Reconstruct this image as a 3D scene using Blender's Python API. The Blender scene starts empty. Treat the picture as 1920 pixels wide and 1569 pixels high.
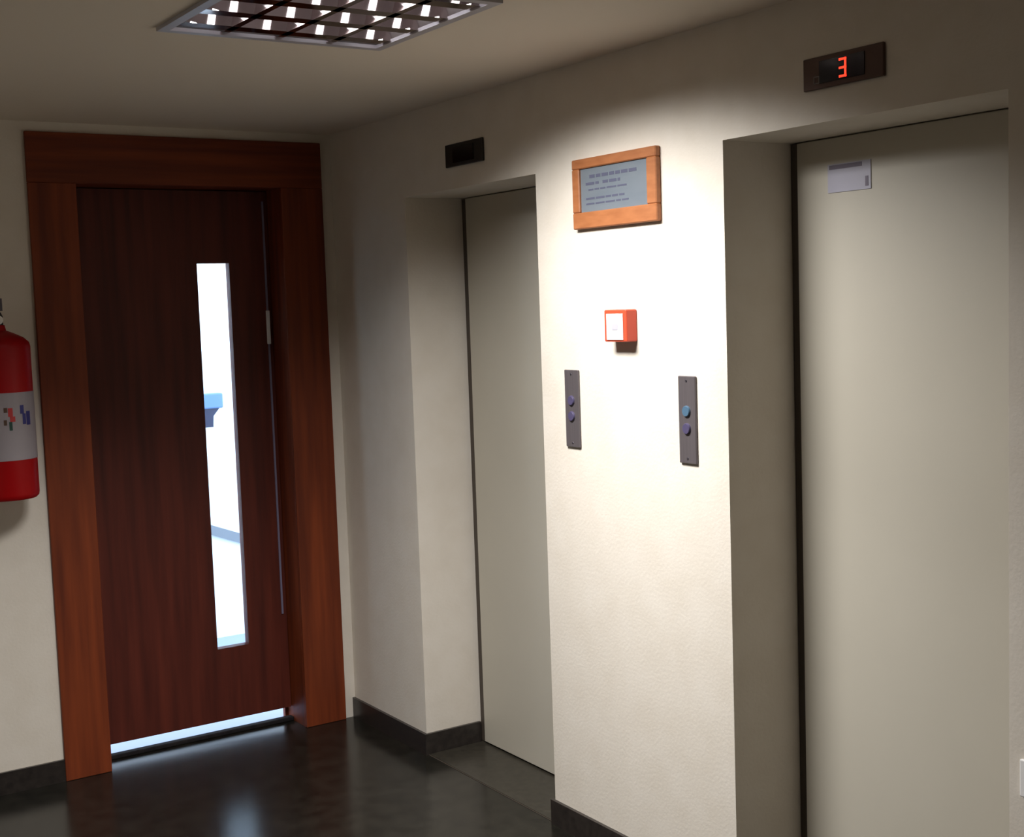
import bpy, bmesh, math, random
from mathutils import Vector, Matrix
random.seed(4)
S = bpy.context.scene
COL = S.collection

# ------------------------------------------------------------------ camera
F, YAW, PITCH, ROLL = 2452.949, 0.581, 0.0868, -0.0342     # solved from the wall and ceiling edges (1920 x 1569 frame)
CAM = Vector((-2.4569, -5.0643, 1.7647))
fwd = Vector((math.sin(YAW)*math.cos(PITCH), math.cos(YAW)*math.cos(PITCH), -math.sin(PITCH)))
rgt = Vector((math.cos(YAW), -math.sin(YAW), 0))
upv = rgt.cross(fwd)
r2 = math.cos(ROLL)*rgt + math.sin(ROLL)*upv
u2 = -math.sin(ROLL)*rgt + math.cos(ROLL)*upv
cd = bpy.data.cameras.new('camera'); cam = bpy.data.objects.new('camera', cd); COL.objects.link(cam)
m = Matrix.Identity(4)
for i in range(3):
    m[i][0] = r2[i]; m[i][1] = u2[i]; m[i][2] = -fwd[i]; m[i][3] = CAM[i]
cam.matrix_world = m
cd.sensor_fit = 'HORIZONTAL'; cd.sensor_width = 36; cd.lens = F/1920*36; cd.clip_start = 0.05
S.camera = cam
def at(px, py, axis, val):                                    # pixel -> point on the plane axis = val
    d = fwd + r2*((px-960)/F) - u2*((py-784.5)/F)
    return CAM + d*((val-CAM[axis])/d[axis])

# ------------------------------------------------------------------ world, exposure
w = bpy.data.worlds.new('world'); S.world = w; w.use_nodes = True
bg = w.node_tree.nodes['Background']; bg.inputs[0].default_value = (.66, .82, 1, 1); bg.inputs[1].default_value = 6.0
S.view_settings.view_transform = 'Standard'; S.view_settings.look = 'None'
S.view_settings.gamma = 1; S.view_settings.use_curve_mapping = False; S.view_settings.exposure = 0.0
LAMP_POWER, LAMP_SPREAD, LAMP_TILT, TUBE = 70.0, 130, 15, 7.0

# ------------------------------------------------------------------ materials
def lin(c):
    return tuple(((v/255)/12.92 if v/255 <= .04045 else ((v/255+.055)/1.055)**2.4) for v in c) + (1,)
def mat(name, col, rough=.6, metal=0, emit=None, estr=0, noise=None, bump=None, spec=None, trans=0):
    M = bpy.data.materials.new(name); M.use_nodes = True
    nt = M.node_tree; b = nt.nodes['Principled BSDF']
    b.inputs['Base Color'].default_value = lin(col); b.inputs['Roughness'].default_value = rough; b.inputs['Metallic'].default_value = metal
    if spec is not None: b.inputs['Specular IOR Level'].default_value = spec
    if trans: b.inputs['Transmission Weight'].default_value = trans
    if emit: b.inputs['Emission Color'].default_value = lin(emit); b.inputs['Emission Strength'].default_value = estr
    tc = nt.nodes.new('ShaderNodeTexCoord')
    if noise:                                                  # (scale xyz, amount, second colour, detail)
        mp = nt.nodes.new('ShaderNodeMapping'); mp.inputs['Scale'].default_value = noise[0]
        n = nt.nodes.new('ShaderNodeTexNoise'); n.inputs['Scale'].default_value = 1; n.inputs['Detail'].default_value = noise[3]
        mx = nt.nodes.new('ShaderNodeMix'); mx.data_type = 'RGBA'; mr = nt.nodes.new('ShaderNodeMapRange')
        mr.inputs[1].default_value = .3; mr.inputs[2].default_value = .7; mr.inputs[3].default_value = 0; mr.inputs[4].default_value = noise[1]
        mx.inputs[6].default_value = lin(col); mx.inputs[7].default_value = lin(noise[2])
        nt.links.new(tc.outputs['Object'], mp.inputs[0]); nt.links.new(mp.outputs[0], n.inputs['Vector'])
        nt.links.new(n.outputs[0], mr.inputs[0]); nt.links.new(mr.outputs[0], mx.inputs[0]); nt.links.new(mx.outputs[2], b.inputs['Base Color'])
    if bump:                                                   # (scale, strength, distance)
        n = nt.nodes.new('ShaderNodeTexNoise'); n.inputs['Scale'].default_value = bump[0]; n.inputs['Detail'].default_value = 3
        bp = nt.nodes.new('ShaderNodeBump'); bp.inputs['Strength'].default_value = bump[1]; bp.inputs['Distance'].default_value = bump[2]
        nt.links.new(tc.outputs['Object'], n.inputs['Vector']); nt.links.new(n.outputs[0], bp.inputs['Height']); nt.links.new(bp.outputs[0], b.inputs['Normal'])
    return M
WALLC = (219, 211, 199)
M = dict(
    wall=mat('wall_paint', WALLC, .75, noise=((9, 9, 9), .5, (209, 199, 184), 3), bump=(95, .15, .004)),
    ceil=mat('ceiling_paint', (222, 211, 194), .8, bump=(40, .1, .002)),
    floor=mat('floor_granite', (20, 19, 16), .2, noise=((14, 14, 14), .9, (36, 34, 29), 6), spec=.3),
    sill=mat('threshold_granite', (40, 37, 31), .35, noise=((40, 40, 40), .8, (56, 52, 44), 5)),
    thresh=mat('threshold_stone', (30, 28, 30), .8, spec=.1, noise=((40, 40, 40), .8, (44, 40, 40), 5)),
    base=mat('baseboard_granite', (36, 32, 30), .3, noise=((40, 40, 40), .8, (54, 48, 44), 5)),
    leaf=mat('door_wood', (100, 44, 32), .5, noise=((22, 22, 1.3), 1, (70, 30, 24), 6), spec=.25),
    casing=mat('casing_wood', (130, 60, 30), .5, noise=((26, 26, 1.6), 1, (94, 41, 23), 6), spec=.25),
    head=mat('casing_head_wood', (130, 60, 30), .5, noise=((1.6, 26, 26), 1, (94, 41, 23), 6), spec=.25),
    elev=mat('elevator_door_paint', (186, 180, 166), .45, noise=((3, 3, 3), .4, (178, 172, 158), 2)),
    gap=mat('dark_jamb_metal', (70, 61, 53), .6),
    glass=mat('glass', (235, 245, 250), .02, trans=1),
    alu=mat('aluminium', (214, 220, 232), .35, metal=.35),
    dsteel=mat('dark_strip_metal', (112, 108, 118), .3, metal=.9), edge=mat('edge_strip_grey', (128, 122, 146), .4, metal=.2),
    glint=mat('daylight_glint', (244, 248, 255), .3),  # near-white colour painted for a daylight highlight
    steel=mat('brushed_steel', (104, 97, 99), .45, metal=.4, noise=((300, 300, 4), .5, (84, 78, 80), 2)),
    button=mat('button_dark', (74, 68, 96), .35),
    buttonlit=mat('button_blue', (72, 100, 122), .35),
    black=mat('display_black', (10, 10, 12), .15),
    plate=mat('display_plate', (86, 66, 58), .4, metal=.4),
    plate2=mat('display_plate_dark', (50, 46, 42), .4, metal=.4),
    ledred=mat('led_red', (255, 60, 40), .5, emit=(255, 70, 45), estr=1.3),
    mark=mat('icon_grey', (140, 132, 128), .5),
    frame=mat('picture_frame_wood', (168, 106, 64), .5, noise=((60, 14, 60), .8, (144, 86, 48), 4)),
    metalplate=mat('plaque_metal', (126, 134, 142), .4, metal=.3, noise=((6, 6, 30), .6, (112, 122, 132), 3)),
    ink=mat('engraving', (78, 80, 100), .6),
    red=mat('call_point_red', (198, 72, 44), .45),
    white=mat('white_plastic', (240, 238, 236), .35),
    ext=mat('extinguisher_red', (150, 4, 8), .42, spec=.2),
    label=mat('label_white', (146, 138, 142), .5),
    lgreen=mat('label_green', (24, 62, 52), .5), lred=mat('label_red', (170, 40, 40), .5),
    lblue=mat('label_blue', (44, 44, 110), .5), lbrown=mat('label_brown', (80, 56, 40), .5),
    rubber=mat('black_rubber', (24, 20, 24), .5),
    tube=mat('fluorescent_tube', (255, 255, 255), .4, emit=(248, 250, 255), estr=TUBE),
    louvre=mat('louvre_mirror', (206, 192, 190), .1, metal=1),
    lampframe=mat('lamp_frame_grey', (176, 172, 178), .4),
    housing=mat('lamp_housing', (74, 64, 62), .6),
    outwall=mat('outside_plaster', (238, 240, 242), .8, bump=(60, .1, .003)),
    outfloor=mat('outside_floor', (150, 158, 178), .7),
    blue=mat('blue_paint', (96, 128, 176), .45), navy=mat('navy_bracket', (30, 34, 66), .5),
    skirt=mat('stair_skirting', (122, 126, 134), .6),
    sticker=mat('sticker', (172, 170, 184), .4), stickerdark=mat('sticker_dark', (104, 96, 112), .5),
)

# ------------------------------------------------------------------ helpers
def box(bm, lo, hi):
    lo, hi = [min(a, b) for a, b in zip(lo, hi)], [max(a, b) for a, b in zip(lo, hi)]
    v = [bm.verts.new((x, y, z)) for x in (lo[0], hi[0]) for y in (lo[1], hi[1]) for z in (lo[2], hi[2])]
    for f in ((0,1,3,2), (4,6,7,5), (0,4,5,1), (2,3,7,6), (0,2,6,4), (1,5,7,3)):
        bm.faces.new([v[i] for i in f])
def boxes(*bs):
    bm = bmesh.new()
    for lo, hi in bs: box(bm, lo, hi)
    return bm
def bev(bm, w, seg=2):
    bmesh.ops.bevel(bm, geom=list(bm.edges), offset=w, segments=seg, affect='EDGES', profile=.5); return bm
def lathe(prof, n=48, c=(0, 0), a0=0, a1=2*math.pi):
    bm = bmesh.new(); full = abs(a1-a0-2*math.pi) < 1e-6; k = n if full else n+1
    rings = []
    for r, z in prof:
        rings.append([bm.verts.new((c[0]+r*math.cos(a0+(a1-a0)*i/n), c[1]+r*math.sin(a0+(a1-a0)*i/n), z)) for i in range(k)])
    for a, b in zip(rings, rings[1:]):
        for i in range(n): j = (i+1) % k; bm.faces.new((a[i], a[j], b[j], b[i]))
    return bm
def tube(pts, r, n=12):
    bm = bmesh.new(); pts = [Vector(p) for p in pts]; rings = []
    for i, p in enumerate(pts):
        t = (pts[min(i+1, len(pts)-1)] - pts[max(i-1, 0)]).normalized()
        a = t.orthogonal().normalized() if i == 0 else (a - t*a.dot(t)).normalized()
        b = t.cross(a); rings.append([bm.verts.new(p + r*(math.cos(q*2*math.pi/n)*a + math.sin(q*2*math.pi/n)*b)) for q in range(n)])
    for s, e in zip(rings, rings[1:]):
        for i in range(n): bm.faces.new((s[i], s[(i+1) % n], e[(i+1) % n], e[i]))
    bm.faces.new(rings[0][::-1]); bm.faces.new(rings[-1]); return bm
def prism(poly, axis, lo, hi):                                 # polygon in the two other axes, extruded along axis
    bm = bmesh.new()
    def P(u, v, t): q = [u, v]; q.insert(axis, t); return bm.verts.new(q)
    A = [P(u, v, lo) for u, v in poly]; B = [P(u, v, hi) for u, v in poly]
    bm.faces.new(A); bm.faces.new(B[::-1]); n = len(poly)
    for i in range(n): bm.faces.new((A[i], A[(i+1) % n], B[(i+1) % n], B[i]))
    return bm
def obj(name, bm, material, parent=None, smooth=False, label=None):
    bmesh.ops.recalc_face_normals(bm, faces=bm.faces)
    me = bpy.data.meshes.new(name); bm.to_mesh(me); bm.free()
    if smooth:
        me.polygons.foreach_set('use_smooth', [True]*len(me.polygons))
        me.set_sharp_from_angle(angle=math.radians(40))
    me.materials.append(material); o = bpy.data.objects.new(name, me); COL.objects.link(o)
    if parent:
        o.parent = parent; p = parent; off = Vector((0, 0, 0))
        while p: off += p.location; p = p.parent
        o.location = -off                                      # mesh data is written in world coordinates
    if label: o['label'] = label
    return o
def thing(name, label, cat, loc, kind=None, group=None):
    o = bpy.data.objects.new(name, None); o.empty_display_size = .1; COL.objects.link(o); o.location = loc
    o['label'] = label; o['category'] = cat
    if kind: o['kind'] = kind
    if group: o['group'] = group
    return o
def tag(o, label, cat, kind=None):
    o['label'] = label; o['category'] = cat
    if kind: o['kind'] = kind
    return o
def struct(name, bm, material, label, cat):
    return tag(obj(name, bm, material), label, cat, 'structure')

# ------------------------------------------------------------------ room shell (corner at the origin, elevator wall X = 0, wooden-door wall Y = 0)
H, ZO = 2.5, 2.186
YA, YB, YC, YD = -.6285, -1.5111, -2.4025, -3.290
XL, YF = -3.4, -6.3                                            # far sides of the lobby, behind and beside the camera
TH, RD = .34, .248
DL, DR, DT = -1.067, -.238, 2.275                              # clear opening of the wooden door
LX0, LX1, LY0, LY1 = -1.298, -.684, -2.352, -1.742             # ceiling lamp
struct('floor', boxes(((XL-.2, YF-.2, -.12), (0, .155, 0))), M['floor'], 'dark polished granite lobby floor', 'floor')
struct('ceiling', boxes(((XL-.2, YF-.2, H), (LX0, .2, H+.15)), ((LX1, YF-.2, H), (TH, .2, H+.15)),
                        ((LX0, YF-.2, H), (LX1, LY0, H+.15)), ((LX0, LY1, H), (LX1, .2, H+.15))), M['ceil'], 'plain cream painted lobby ceiling', 'ceiling')
struct('wall_right', boxes(((0, .2, 0), (TH, YA, H)), ((0, YA, ZO), (TH, YB, H)), ((0, YB, 0), (TH, YC, H)),
                           ((0, YC, ZO), (TH, YD, H)), ((0, YD, 0), (TH, YF, H))), M['wall'], 'cream textured wall with the two elevator openings', 'wall')
struct('wall_back', boxes(((XL, 0, 0), (DL-.05, .2, H)), ((DR+.05, 0, 0), (0, .2, H)), ((DL-.05, 0, DT+.03), (DR+.05, .2, H))), M['wall'], 'cream wall around the dark wooden door', 'wall')
struct('wall_left', boxes(((XL-.2, .2, 0), (XL, YF, H))), M['wall'], 'cream lobby wall left of the camera', 'wall')
struct('wall_front', boxes(((XL-.2, YF-.2, 0), (TH, YF, H))), M['wall'], 'cream lobby wall behind the camera', 'wall')
BH, BT = .085, .012
struct('baseboard_back', boxes(((XL, 0, 0), (-1.243, -BT, BH))), M['base'], 'dark granite baseboard left of the wooden door', 'baseboard')
struct('baseboard_corner', boxes(((0, -.0, 0), (-BT, YA-BT, BH)), ((0, YA, .0032), (RD-.001, YA-BT, BH))), M['base'], 'dark granite baseboard from the room corner into the far elevator recess', 'baseboard')
struct('baseboard_pillar', boxes(((0, YB+BT, 0), (-BT, YC-BT, BH)), ((0, YC, .0032), (RD-.001, YC-BT, BH)), ((0, YB, .0032), (RD-.001, YB+BT, BH))), M['base'], 'dark granite baseboard around the pillar between the elevators', 'baseboard')
struct('baseboard_right', boxes(((0, YD+BT, 0), (-BT, YF, BH)), ((0, YD, .0032), (RD-.001, YD+BT, BH))), M['base'], 'dark granite baseboard right of the near elevator', 'baseboard')
struct('trim_1', boxes(((.0035, YA, -.1), (TH, YB, .003))), M['sill'], 'dark granite threshold of the far elevator', 'threshold')
struct('trim_2', boxes(((.0035, YC, -.1), (TH, YD, .003))), M['sill'], 'dark granite threshold of the near elevator', 'threshold')
struct('trim_3', boxes(((0, YA+.0, -.12), (.003, YD, .0015))), M['gap'], 'thin dark joint between lobby floor and elevator thresholds', 'joint')

struct('wall_shaft_far', boxes(((TH, YA+.1, -.12), (TH+.1, YB-.1, H))), M['gap'], 'dark shaft wall behind the far elevator door', 'wall')
struct('wall_shaft_near', boxes(((TH, YC+.1, -.12), (TH+.1, YD-.1, H))), M['gap'], 'dark shaft wall behind the near elevator door', 'wall')

# ------------------------------------------------------------------ elevator doors
def elevator(name, y0, y1, groove, label):
    t = thing(name, label, 'door', (RD, (y0+y1)/2, 0), 'structure')
    pl = obj('panel', bev(boxes(((RD, y0-groove, .008), (RD+.035, y1+.006, ZO-.003))), .003, 1), M['elev'], t)
    obj('jamb', boxes(((RD+.005, y0-.002, .006), (RD+.05, y0-groove+.0005, ZO-.004))), M['gap'], t, label='dark recessed jamb groove')
    obj('jamb', boxes(((RD+.036, y1+.002, .006), (RD+.05, y1+.03, ZO-.004))), M['gap'], t)
    return t
elevator('door_2', YA, YB, .034, 'narrow-looking greige elevator door far beside the wooden door')
elevator('door_3', YC, YD, .028, 'large greige elevator door nearest the camera at the right')
# notice sticker near the top of the near elevator door
a, b = at(1553, 318, 0, RD), at(1634, 350, 0, RD)
t = thing('notice_sticker', 'small pale bluish notice high on the near elevator door', 'sticker', (RD, (a.y+b.y)/2, b.z))
obj('sheet', boxes(((RD-.0025, a.y, b.z-.004), (RD-.0003, b.y, a.z+.012))), M['sticker'], t)
obj('header_band', boxes(((RD-.0035, a.y-.006, a.z-.002), (RD-.0025, b.y+.03, a.z+.009))), M['stickerdark'], t)
obj('print_mark', boxes(((RD-.0035, b.y+.008, b.z+.004), (RD-.0025, b.y+.018, b.z+.03))), M['stickerdark'], t)

# ------------------------------------------------------------------ wooden door
t = thing('door_1', 'dark red-brown wooden door with a tall narrow glass slit', 'door', ((DL+DR)/2, 0, 0), 'structure')
CO, CI = -1.243, -.053                                         # outer edges of the casing
LY = .135                                                      # front of the leaf
obj('casing', bev(boxes(((CO, -.016, 0), (DL, .0, 2.275))), .002, 1), M['casing'], t)
obj('casing', bev(boxes(((DR, -.016, 0), (CI, .0, 2.275))), .002, 1), M['casing'], t)
obj('casing_head', bev(boxes(((CO, -.016, 2.275), (CI, .0, 2.462))), .002, 1), M['head'], t)
obj('jamb_lining', boxes(((DL-.05, 0, 0), (DL, .2, DT+.03))), M['casing'], t)
obj('jamb_lining', boxes(((DR, 0, 0), (DR+.05, .2, DT+.03))), M['casing'], t)
obj('threshold', bev(boxes(((DL, .118, 0), (DR, .152, .017))), .003, 1), M['thresh'], t, label='dark stone threshold')
obj('door_stop', boxes(((DL, LY+.043, 0), (DL+.015, .2, DT)), ((DR-.015, LY+.043, 0), (DR, .2, DT)), ((DL+.015, LY+.043, DT-.015), (DR-.015, .2, DT))), M['casing'], t)
obj('head_lining', boxes(((DL, 0, DT), (DR, .2, DT+.03))), M['head'], t)
wl, wr = at(366, 494, 1, LY), at(428, 494, 1, LY); wb = at(440, 1212, 1, LY)
WX0, WX1, WZ0, WZ1 = (wl.x+at(411, 1216, 1, LY).x)/2, (wr.x+at(468, 1208, 1, LY).x)/2, wb.z, wl.z
L0, L1 = DL+.004, DR-.004
GAP = .058                                                     # daylight shows under the leaf
leaf = obj('leaf', boxes(((L0, LY, GAP), (WX0, LY+.042, DT-.004)), ((WX1, LY, GAP), (L1, LY+.042, DT-.004)),
                         ((WX0, LY, GAP), (WX1, LY+.042, WZ0)), ((WX0, LY, WZ1), (WX1, LY+.042, DT-.004))), M['leaf'], t)
obj('window_pane', boxes(((WX0-.002, LY+.018, WZ0-.002), (WX1+.002, LY+.024, WZ1+.002))), M['glass'], leaf, label='tall narrow clear glass slit')
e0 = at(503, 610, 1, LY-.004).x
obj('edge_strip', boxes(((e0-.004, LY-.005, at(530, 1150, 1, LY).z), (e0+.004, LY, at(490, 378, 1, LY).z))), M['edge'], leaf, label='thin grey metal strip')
obj('daylight_glint', bev(boxes(((e0-.008, LY-.009, at(503, 645, 1, LY).z), (e0+.008, LY, at(503, 582, 1, LY).z))), .003), M['glint'], leaf, label='small pale plate standing in for a daylight highlight')  # added pale plate, a painted highlight of daylight at the leaf edge

# ------------------------------------------------------------------ daylit stair landing outside the wooden door
OY = 1.75
struct('floor_outside', boxes(((-2.2, .2, -.12), (3.2, OY, -.004)), ((DL, .155, -.12), (DR, .2, -.004))), M['outfloor'], 'pale landing floor outside the wooden door', 'floor')
struct('wall_outside', boxes(((-2.2, OY, -.12), (3.2, OY+.15, 3.4))), M['outwall'], 'bright daylit white wall outside the door slit', 'wall')
a, b = at(392, 983, 1, OY), at(452, 1000, 1, OY)
sk = (b.z-a.z)/(b.x-a.x)
poly = [(a.x-.35, a.z-.35*sk), (b.x+.5, b.z+.5*sk), (b.x+.5, b.z+.5*sk-.055), (a.x-.35, a.z-.35*sk-.055)]
struct('trim_4', prism([(u, v) for u, v in poly], 1, OY-.02, OY), M['skirt'], 'slanting grey-blue skirting seen through the door slit', 'skirting')
hy = OY-.13
a, b = at(414, 736, 1, hy), at(414, 764, 1, hy); c = at(399, 800, 1, hy)
t = thing('handrail', 'blue rail end on a dark bracket seen through the door slit', 'handrail', (a.x-.5, OY, b.z))
obj('rail', bev(boxes(((a.x-1.0, hy-.03, b.z), (a.x, hy+.03, a.z))), .008), M['blue'], t)
for dx in (0, -.8):
    obj('bracket', prism([(c.x-.12+dx, b.z), (a.x-.02+dx, b.z), (c.x+dx, b.z-.04), (c.x-.004+dx, c.z), (c.x-.08+dx, c.z)], 1, hy-.02, OY), M['navy'], t)

# ------------------------------------------------------------------ recessed louvre lamp
t = thing('ceiling_lamp', 'square recessed louvre lamp with four lit tubes in the ceiling', 'lamp', ((LX0+LX1)/2, (LY0+LY1)/2, H))
HT = H+.115
obj('housing', boxes(((LX0, LY0, HT), (LX1, LY1, HT+.012)), ((LX0, LY0, H), (LX0+.006, LY1, HT)), ((LX1-.006, LY0, H), (LX1, LY1, HT)),
                     ((LX0+.006, LY0, H), (LX1-.006, LY0+.006, HT)), ((LX0+.006, LY1-.006, H), (LX1-.006, LY1, HT))), M['housing'], t)
fo, fi, fz = .014, .012, H-.010
obj('frame', boxes(((LX0-fo, LY0-fo, fz), (LX0+fi, LY1+fo, H-.0005)), ((LX1-fi, LY0-fo, fz), (LX1+fo, LY1+fo, H-.0005)),
                   ((LX0+fi, LY0-fo, fz), (LX1-fi, LY0+fi, H-.0005)), ((LX0+fi, LY1-fi, fz), (LX1-fi, LY1+fo, H-.0005))), M['lampframe'], t, label='white rim flush with the ceiling')
px_, py_ = .152, .153                                          # cell pitch
BZ, BTOP = H-.006, H+.034
for i in range(1, 4):                                          # long V-shaped mirror blades between the tubes
    x = LX0+.004+px_*i
    obj('long_blade', prism([(x-.010, BZ), (x+.010, BZ), (x+.002, BTOP-.010), (x-.002, BTOP-.010)], 1, LY0+.0065, LY1-.0065), M['louvre'], t)
def vx(y, x0, x1):                                             # V-shaped cross blade (profile in Y, Z)
    return prism([(y-.024, BZ), (y+.024, BZ), (y+.002, BTOP), (y-.002, BTOP)], 0, x0, x1)
for j in range(4):
    obj('cross_blade', vx(LY1-.078-py_*j, LX0+.0065, LX1-.0065), M['louvre'], t)
for i in range(4):
    x = LX0+.004+px_*(i+.5)+.030
    tb = obj('tube', tube([(x, LY0+.03, H+.050), (x, LY1-.03, H+.050)], .009, 16), M['tube'], t, smooth=True)
    for y0, y1 in ((LY0+.008, LY0+.03), (LY1-.03, LY1-.008)):
        obj('end_cap', tube([(x, y0, H+.050), (x, y1, H+.050)], .0095, 12), M['alu'], tb, smooth=True)
for k in (-1, 1):                                              # the louvre throws its light in two lobes, to either side of the tubes
    ld = bpy.data.lights.new('lamp_light', 'AREA'); ld.shape = 'RECTANGLE'; ld.size = .27; ld.size_y = .56; ld.energy = LAMP_POWER/2
    ld.spread = math.radians(LAMP_SPREAD); ld.color = (1, .985, .97)
    lo = bpy.data.objects.new('lamp_light', ld); COL.objects.link(lo); lo.parent = t
    lo.location = (k*.14, 0, -.037); lo.rotation_euler = (0, -k*math.radians(LAMP_TILT), 0)

# ------------------------------------------------------------------ floor displays above the elevators
SEG = {'a': (0, 1, 1, 1), 'b': (1, 1, 1, .5), 'c': (1, .5, 1, 0), 'd': (0, 0, 1, 0), 'g': (0, .5, 1, .5)}
def display(y0, y1, z0, z1, mplate, label, digit):
    t = thing('floor_display', label, 'display', (0, (y0+y1)/2, z0), group='floor displays above the elevators')
    obj('plate', bev(boxes(((-.010, y0, z0), (-.0003, y1, z1))), .002, 1), mplate, t)
    wy0, wy1 = y0+(y1-y0)*.22, y0+(y1-y0)*.78
    wd = obj('window', boxes(((-.0125, wy0, z0+.012), (-.010, wy1, z1-.012))), M['black'], t, label='black display window')
    if digit:
        cy, cz, dw, dh, s = y0+(y1-y0)*.52, (z0+z1)/2, .017, .04, .0055
        bm = bmesh.new()
        for x0, v0, x1, v1 in SEG.values():
            Y = lambda u: cy - (u-.5)*dw
            Z = lambda v: cz + (v-.5)*dh
            box(bm, (-.0140, min(Y(x0), Y(x1))-s/2, min(Z(v0), Z(v1))-s/2), (-.0125, max(Y(x0), Y(x1))+s/2, max(Z(v0), Z(v1))+s/2))
        obj('lit_digit', bm, M['ledred'], wd, label='glowing red digit 3')
        q, k, s = y0-.046, z0+.022, .002
        obj('square_icon', boxes(((-.0115, q-.009, k+.009), (-.010, q+.009, k+.009-s)), ((-.0115, q-.009, k-.009), (-.010, q+.009, k-.009+s)),
                                 ((-.0115, q-.009, k-.009), (-.010, q-.009+s, k+.009)), ((-.0115, q+.009-s, k-.009), (-.010, q+.009, k+.009))), M['mark'], t)
    return t
display(-.957, -1.207, 2.262, 2.342, M['plate2'], 'unlit dark floor display above the far elevator', False)
display(-2.708, -2.962, 2.266, 2.344, M['plate'], 'floor display with a red digit 3 above the near elevator', True)

# ------------------------------------------------------------------ framed plaque
t = thing('framed_plaque', 'grey engraved plaque in an orange-brown wooden frame on the pillar', 'plaque', (0, -1.95, 1.99))
y0, y1, z0, z1, fd = -1.737, -2.143, 1.990, 2.203, .02
fb, ft, fl, fr = .050, .030, .036, .044                        # frame widths
for nm, lo_, hi_ in (('frame_rail', (-fd, y0, z0), (-.0003, y1, z0+fb)), ('frame_rail', (-fd, y0, z1-ft), (-.0003, y1, z1)),
                     ('frame_stile', (-fd, y0, z0+fb), (-.0003, y0-fl, z1-ft)), ('frame_stile', (-fd, y1+fr, z0+fb), (-.0003, y1, z1-ft))):
    obj(nm, bev(boxes((lo_, hi_)), .003, 1), M['frame'], t)
pl = obj('metal_plate', boxes(((-.012, y0-fl-.0005, z0+fb+.0005), (-.0005, y1+fr+.0005, z1-ft-.0005))), M['metalplate'], t, label='grey-blue metal plate')
bm = bmesh.new()                                               # engraved lines, too blurred in the photograph to read
W, HH = abs(y1-y0)-fl-fr, z1-z0-fb-ft
for zc, hgt, a0, a1 in ((.80, .010, .14, .84), (.64, .008, .08, .28), (.64, .009, .34, .60), (.50, .005, .12, .72), (.30, .006, .08, .66), (.18, .005, .08, .72)):
    p = a0
    while p < a1-.01:
        q = min(a1, p+random.uniform(.06, .15)); box(bm, (-.0125, y0-fl-W*p, z0+fb+HH*zc-hgt/2), (-.012, y0-fl-W*q, z0+fb+HH*zc+hgt/2)); p = q+.018
obj('engraved_lines', bm, M['ink'], pl)

# ------------------------------------------------------------------ fire alarm call point
fdp = .042
a, b = at(1132, 581, 0, -fdp), at(1175, 641, 0, -fdp)
t = thing('fire_alarm_call_point', 'small red fire alarm box with a white face on the pillar', 'fire alarm', (0, (a.y+b.y)/2, b.z))
obj('body', bev(boxes(((-fdp, a.y, b.z), (-.0003, b.y, a.z))), .004), M['red'], t)
yy0, yy1 = a.y-.014, b.y+.014
fc = obj('face', bev(boxes(((-fdp-.003, yy0, b.z+.006), (-fdp, yy1, a.z-.012))), .001, 1), M['white'], t, label='white front plate')
cy, cz = (a.y+b.y)/2, (a.z+b.z)/2
obj('press_mark', bev(boxes(((-fdp-.0042, cy+.012, cz-.012), (-fdp-.003, cy-.016, cz+.006))), .0005, 1), M['sticker'], fc)

# ------------------------------------------------------------------ call button panels
def call_panel(y0, y1, z0, z1, label, lit):
    t = thing('call_panel', label, 'button panel', (0, (y0+y1)/2, z0), group='elevator call panels')
    obj('plate', bev(boxes(((-.008, y0, z0), (-.0003, y1, z1))), .002, 1), M['steel'], t)
    cy = (y0+y1)/2
    for k, dz in enumerate((.150, .100)):
        bm = lathe([(.0, 0), (.016, 0), (.016, .003), (.014, .006), (0, .006)], 24)
        bmesh.ops.transform(bm, matrix=Matrix.Translation((-.008, cy, z0+dz)) @ Matrix.Rotation(-math.pi/2, 4, 'Y'), verts=bm.verts)
        obj('button', bm, M['buttonlit'] if (lit and k == 0) else M['button'], t, smooth=True)
    for z in (z0+.014, z1-.014):
        bm = lathe([(0, 0), (.004, 0), (.003, .0015), (0, .0015)], 12)
        bmesh.ops.transform(bm, matrix=Matrix.Translation((-.008, cy, z)) @ Matrix.Rotation(-math.pi/2, 4, 'Y'), verts=bm.verts)
        obj('screw', bm, M['dsteel'], t)
call_panel(-1.648, -1.722, 1.303, 1.551, 'dark steel call panel on the pillar nearer the far elevator', False)
call_panel(-2.204, -2.277, 1.296, 1.546, 'dark steel call panel with bluish button beside the near elevator', True)

# ------------------------------------------------------------------ wall socket at the right edge of the view
a, b = at(1916, 1421, 0, 0), at(1916, 1491, 0, 0)
t = thing('wall_socket', 'white wall socket plate low on the wall right of the near elevator', 'socket', (0, a.y-.04, b.z))
obj('plate', bev(boxes(((-.009, a.y, b.z), (-.0003, a.y-.08, a.z))), .003), M['white'], t)
obj('socket_insert', bev(boxes(((-.0105, a.y-.02, b.z+.03), (-.009, a.y-.06, a.z-.03))), .0005, 1), M['label'], t)

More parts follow.
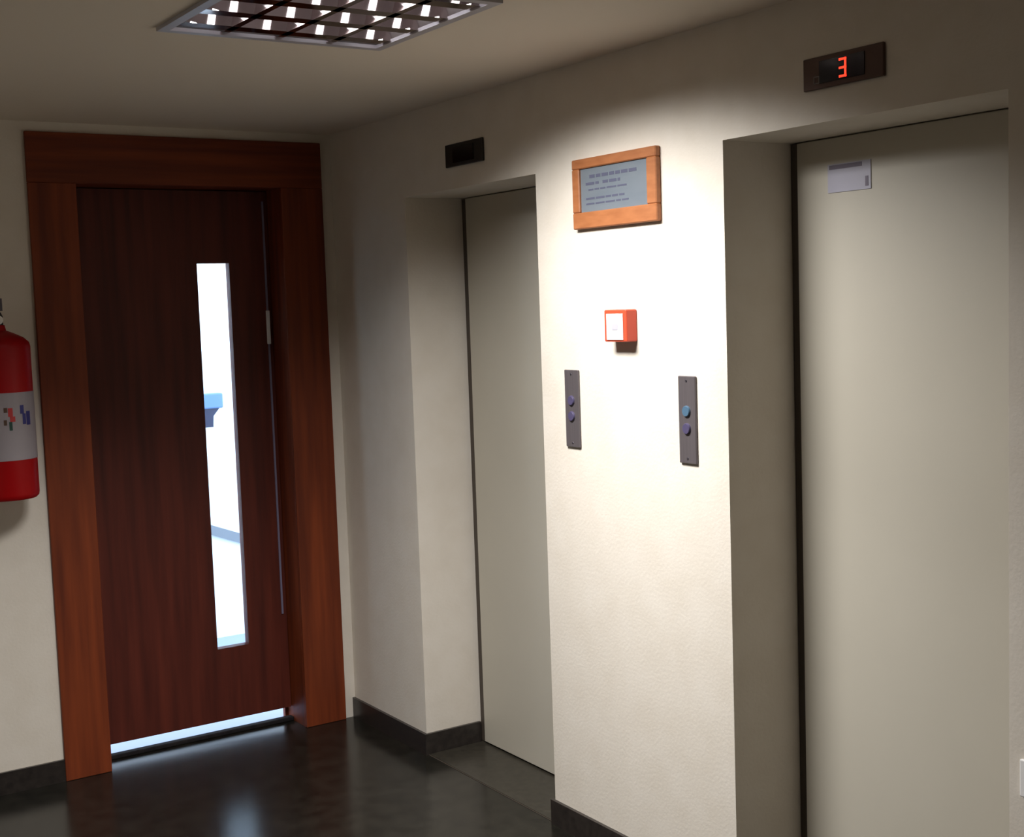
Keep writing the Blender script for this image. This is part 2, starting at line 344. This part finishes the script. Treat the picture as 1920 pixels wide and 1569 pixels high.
# ------------------------------------------------------------------ fire extinguisher hung left of the wooden door
ER, EY = .108, -.125
e = at(73.5, 900, 1, EY); EX = e.x-ER*1.03; EB, ET = at(0, 942, 1, EY-ER*.9).z, at(30, 640, 1, EY-ER*.5).z
t = thing('fire_extinguisher', 'red fire extinguisher with a white label band hung beside the wooden door', 'fire extinguisher', (EX, EY, EB))
body = obj('body', lathe([(0, EB), (ER*.9, EB), (ER*.98, EB+.008), (ER, EB+.02), (ER, ET-.02), (ER*.97, ET-.004), (ER*.8, ET+.014), (ER*.5, ET+.03), (.03, ET+.04), (.026, ET+.06), (0, ET+.06)], 64, (EX, EY)), M['ext'], t, smooth=True)
lz0, lz1 = at(40, 862, 1, EY-ER*.9).z, at(40, 735, 1, EY-ER*.9).z
A0, A1 = math.radians(-175), math.radians(8)
lb = obj('label_band', lathe([(ER+.0002, lz0), (ER+.0012, lz0), (ER+.0012, lz1), (ER+.0002, lz1)], 40, (EX, EY), A0, A1), M['label'], body, smooth=True, label='white printed label band')
vd = math.atan2(CAM.y-EY, CAM.x-EX)                            # the printed side faces the lobby
def mark(p0, p1, y0, y1, mt):                                  # a printed patch between two pixel columns
    def ang(p): return vd + math.asin(max(-.99, min(.99, (at(p, 780, 1, EY-ER*.6).x-EX)/ER*.95)))
    za, zb = at(30, y1, 1, EY-ER*.9).z, at(30, y0, 1, EY-ER*.9).z
    obj('label_print', lathe([(ER+.0012, za), (ER+.0020, za), (ER+.0020, zb), (ER+.0012, zb)], 6, (EX, EY), ang(p0), ang(p1)), mt, lb)
for q in ((-4, 6, 764, 778, M['navy']), (-4, 6, 779, 792, M['lgreen']), (15, 22, 763, 772, M['lbrown']), (23, 32, 764, 780, M['lred']), (26, 36, 780, 790, M['lred']),
          (14, 20, 786, 796, M['lbrown']), (24, 30, 790, 806, M['lgreen']), (46, 53, 760, 776, M['lblue']), (50, 56, 776, 796, M['lblue']), (57, 64, 772, 798, M['lblue'])):
    mark(*q)
vz = ET+.06
valve = obj('valve', lathe([(0, vz), (.022, vz), (.022, vz+.03), (.016, vz+.045), (0, vz+.045)], 24, (EX, EY)), M['rubber'], t, smooth=True)
obj('gauge', tube([(EX, EY-.02, vz+.018), (EX, EY-.034, vz+.018)], .016, 20), M['white'], valve, smooth=True)
obj('lever', bev(boxes(((EX-.13, EY-.012, vz+.046), (EX+.012, EY+.012, vz+.058))), .003, 1), M['rubber'], t)
bm = boxes(((-.14, -.012, -.006), (.02, .012, .006))); bev(bm, .003, 1)
bmesh.ops.transform(bm, matrix=Matrix.Translation((EX, EY, vz+.088)) @ Matrix.Rotation(math.radians(14), 4, 'Y'), verts=bm.verts)
obj('lever', bm, M['rubber'], t)
obj('lever_pivot', boxes(((EX-.004, EY-.014, vz+.05), (EX+.02, EY+.014, vz+.095))), M['dsteel'], t)
pts = [(EX-.02, EY-.02, vz+.02)]
for k in range(13):
    u = k/12; pts.append((EX-.05-.085*math.sin(min(1, u*3)*math.pi/2), EY-.05, vz+.02-.5*u*u-.03*u))
obj('hose', tube(pts, .011, 12), M['rubber'], t, smooth=True)
obj('nozzle', lathe([(0, pts[-1][2]-.09), (.018, pts[-1][2]-.09), (.012, pts[-1][2]), (0, pts[-1][2])], 20, (pts[-1][0], pts[-1][1])), M['rubber'], t, smooth=True)
obj('wall_bracket', boxes(((EX-.02, EY+ER*.6, ET-.12), (EX+.02, -.0005, ET-.04)), ((EX-.03, -.006, ET-.2), (EX+.03, -.0005, ET+.08))), M['dsteel'], t)
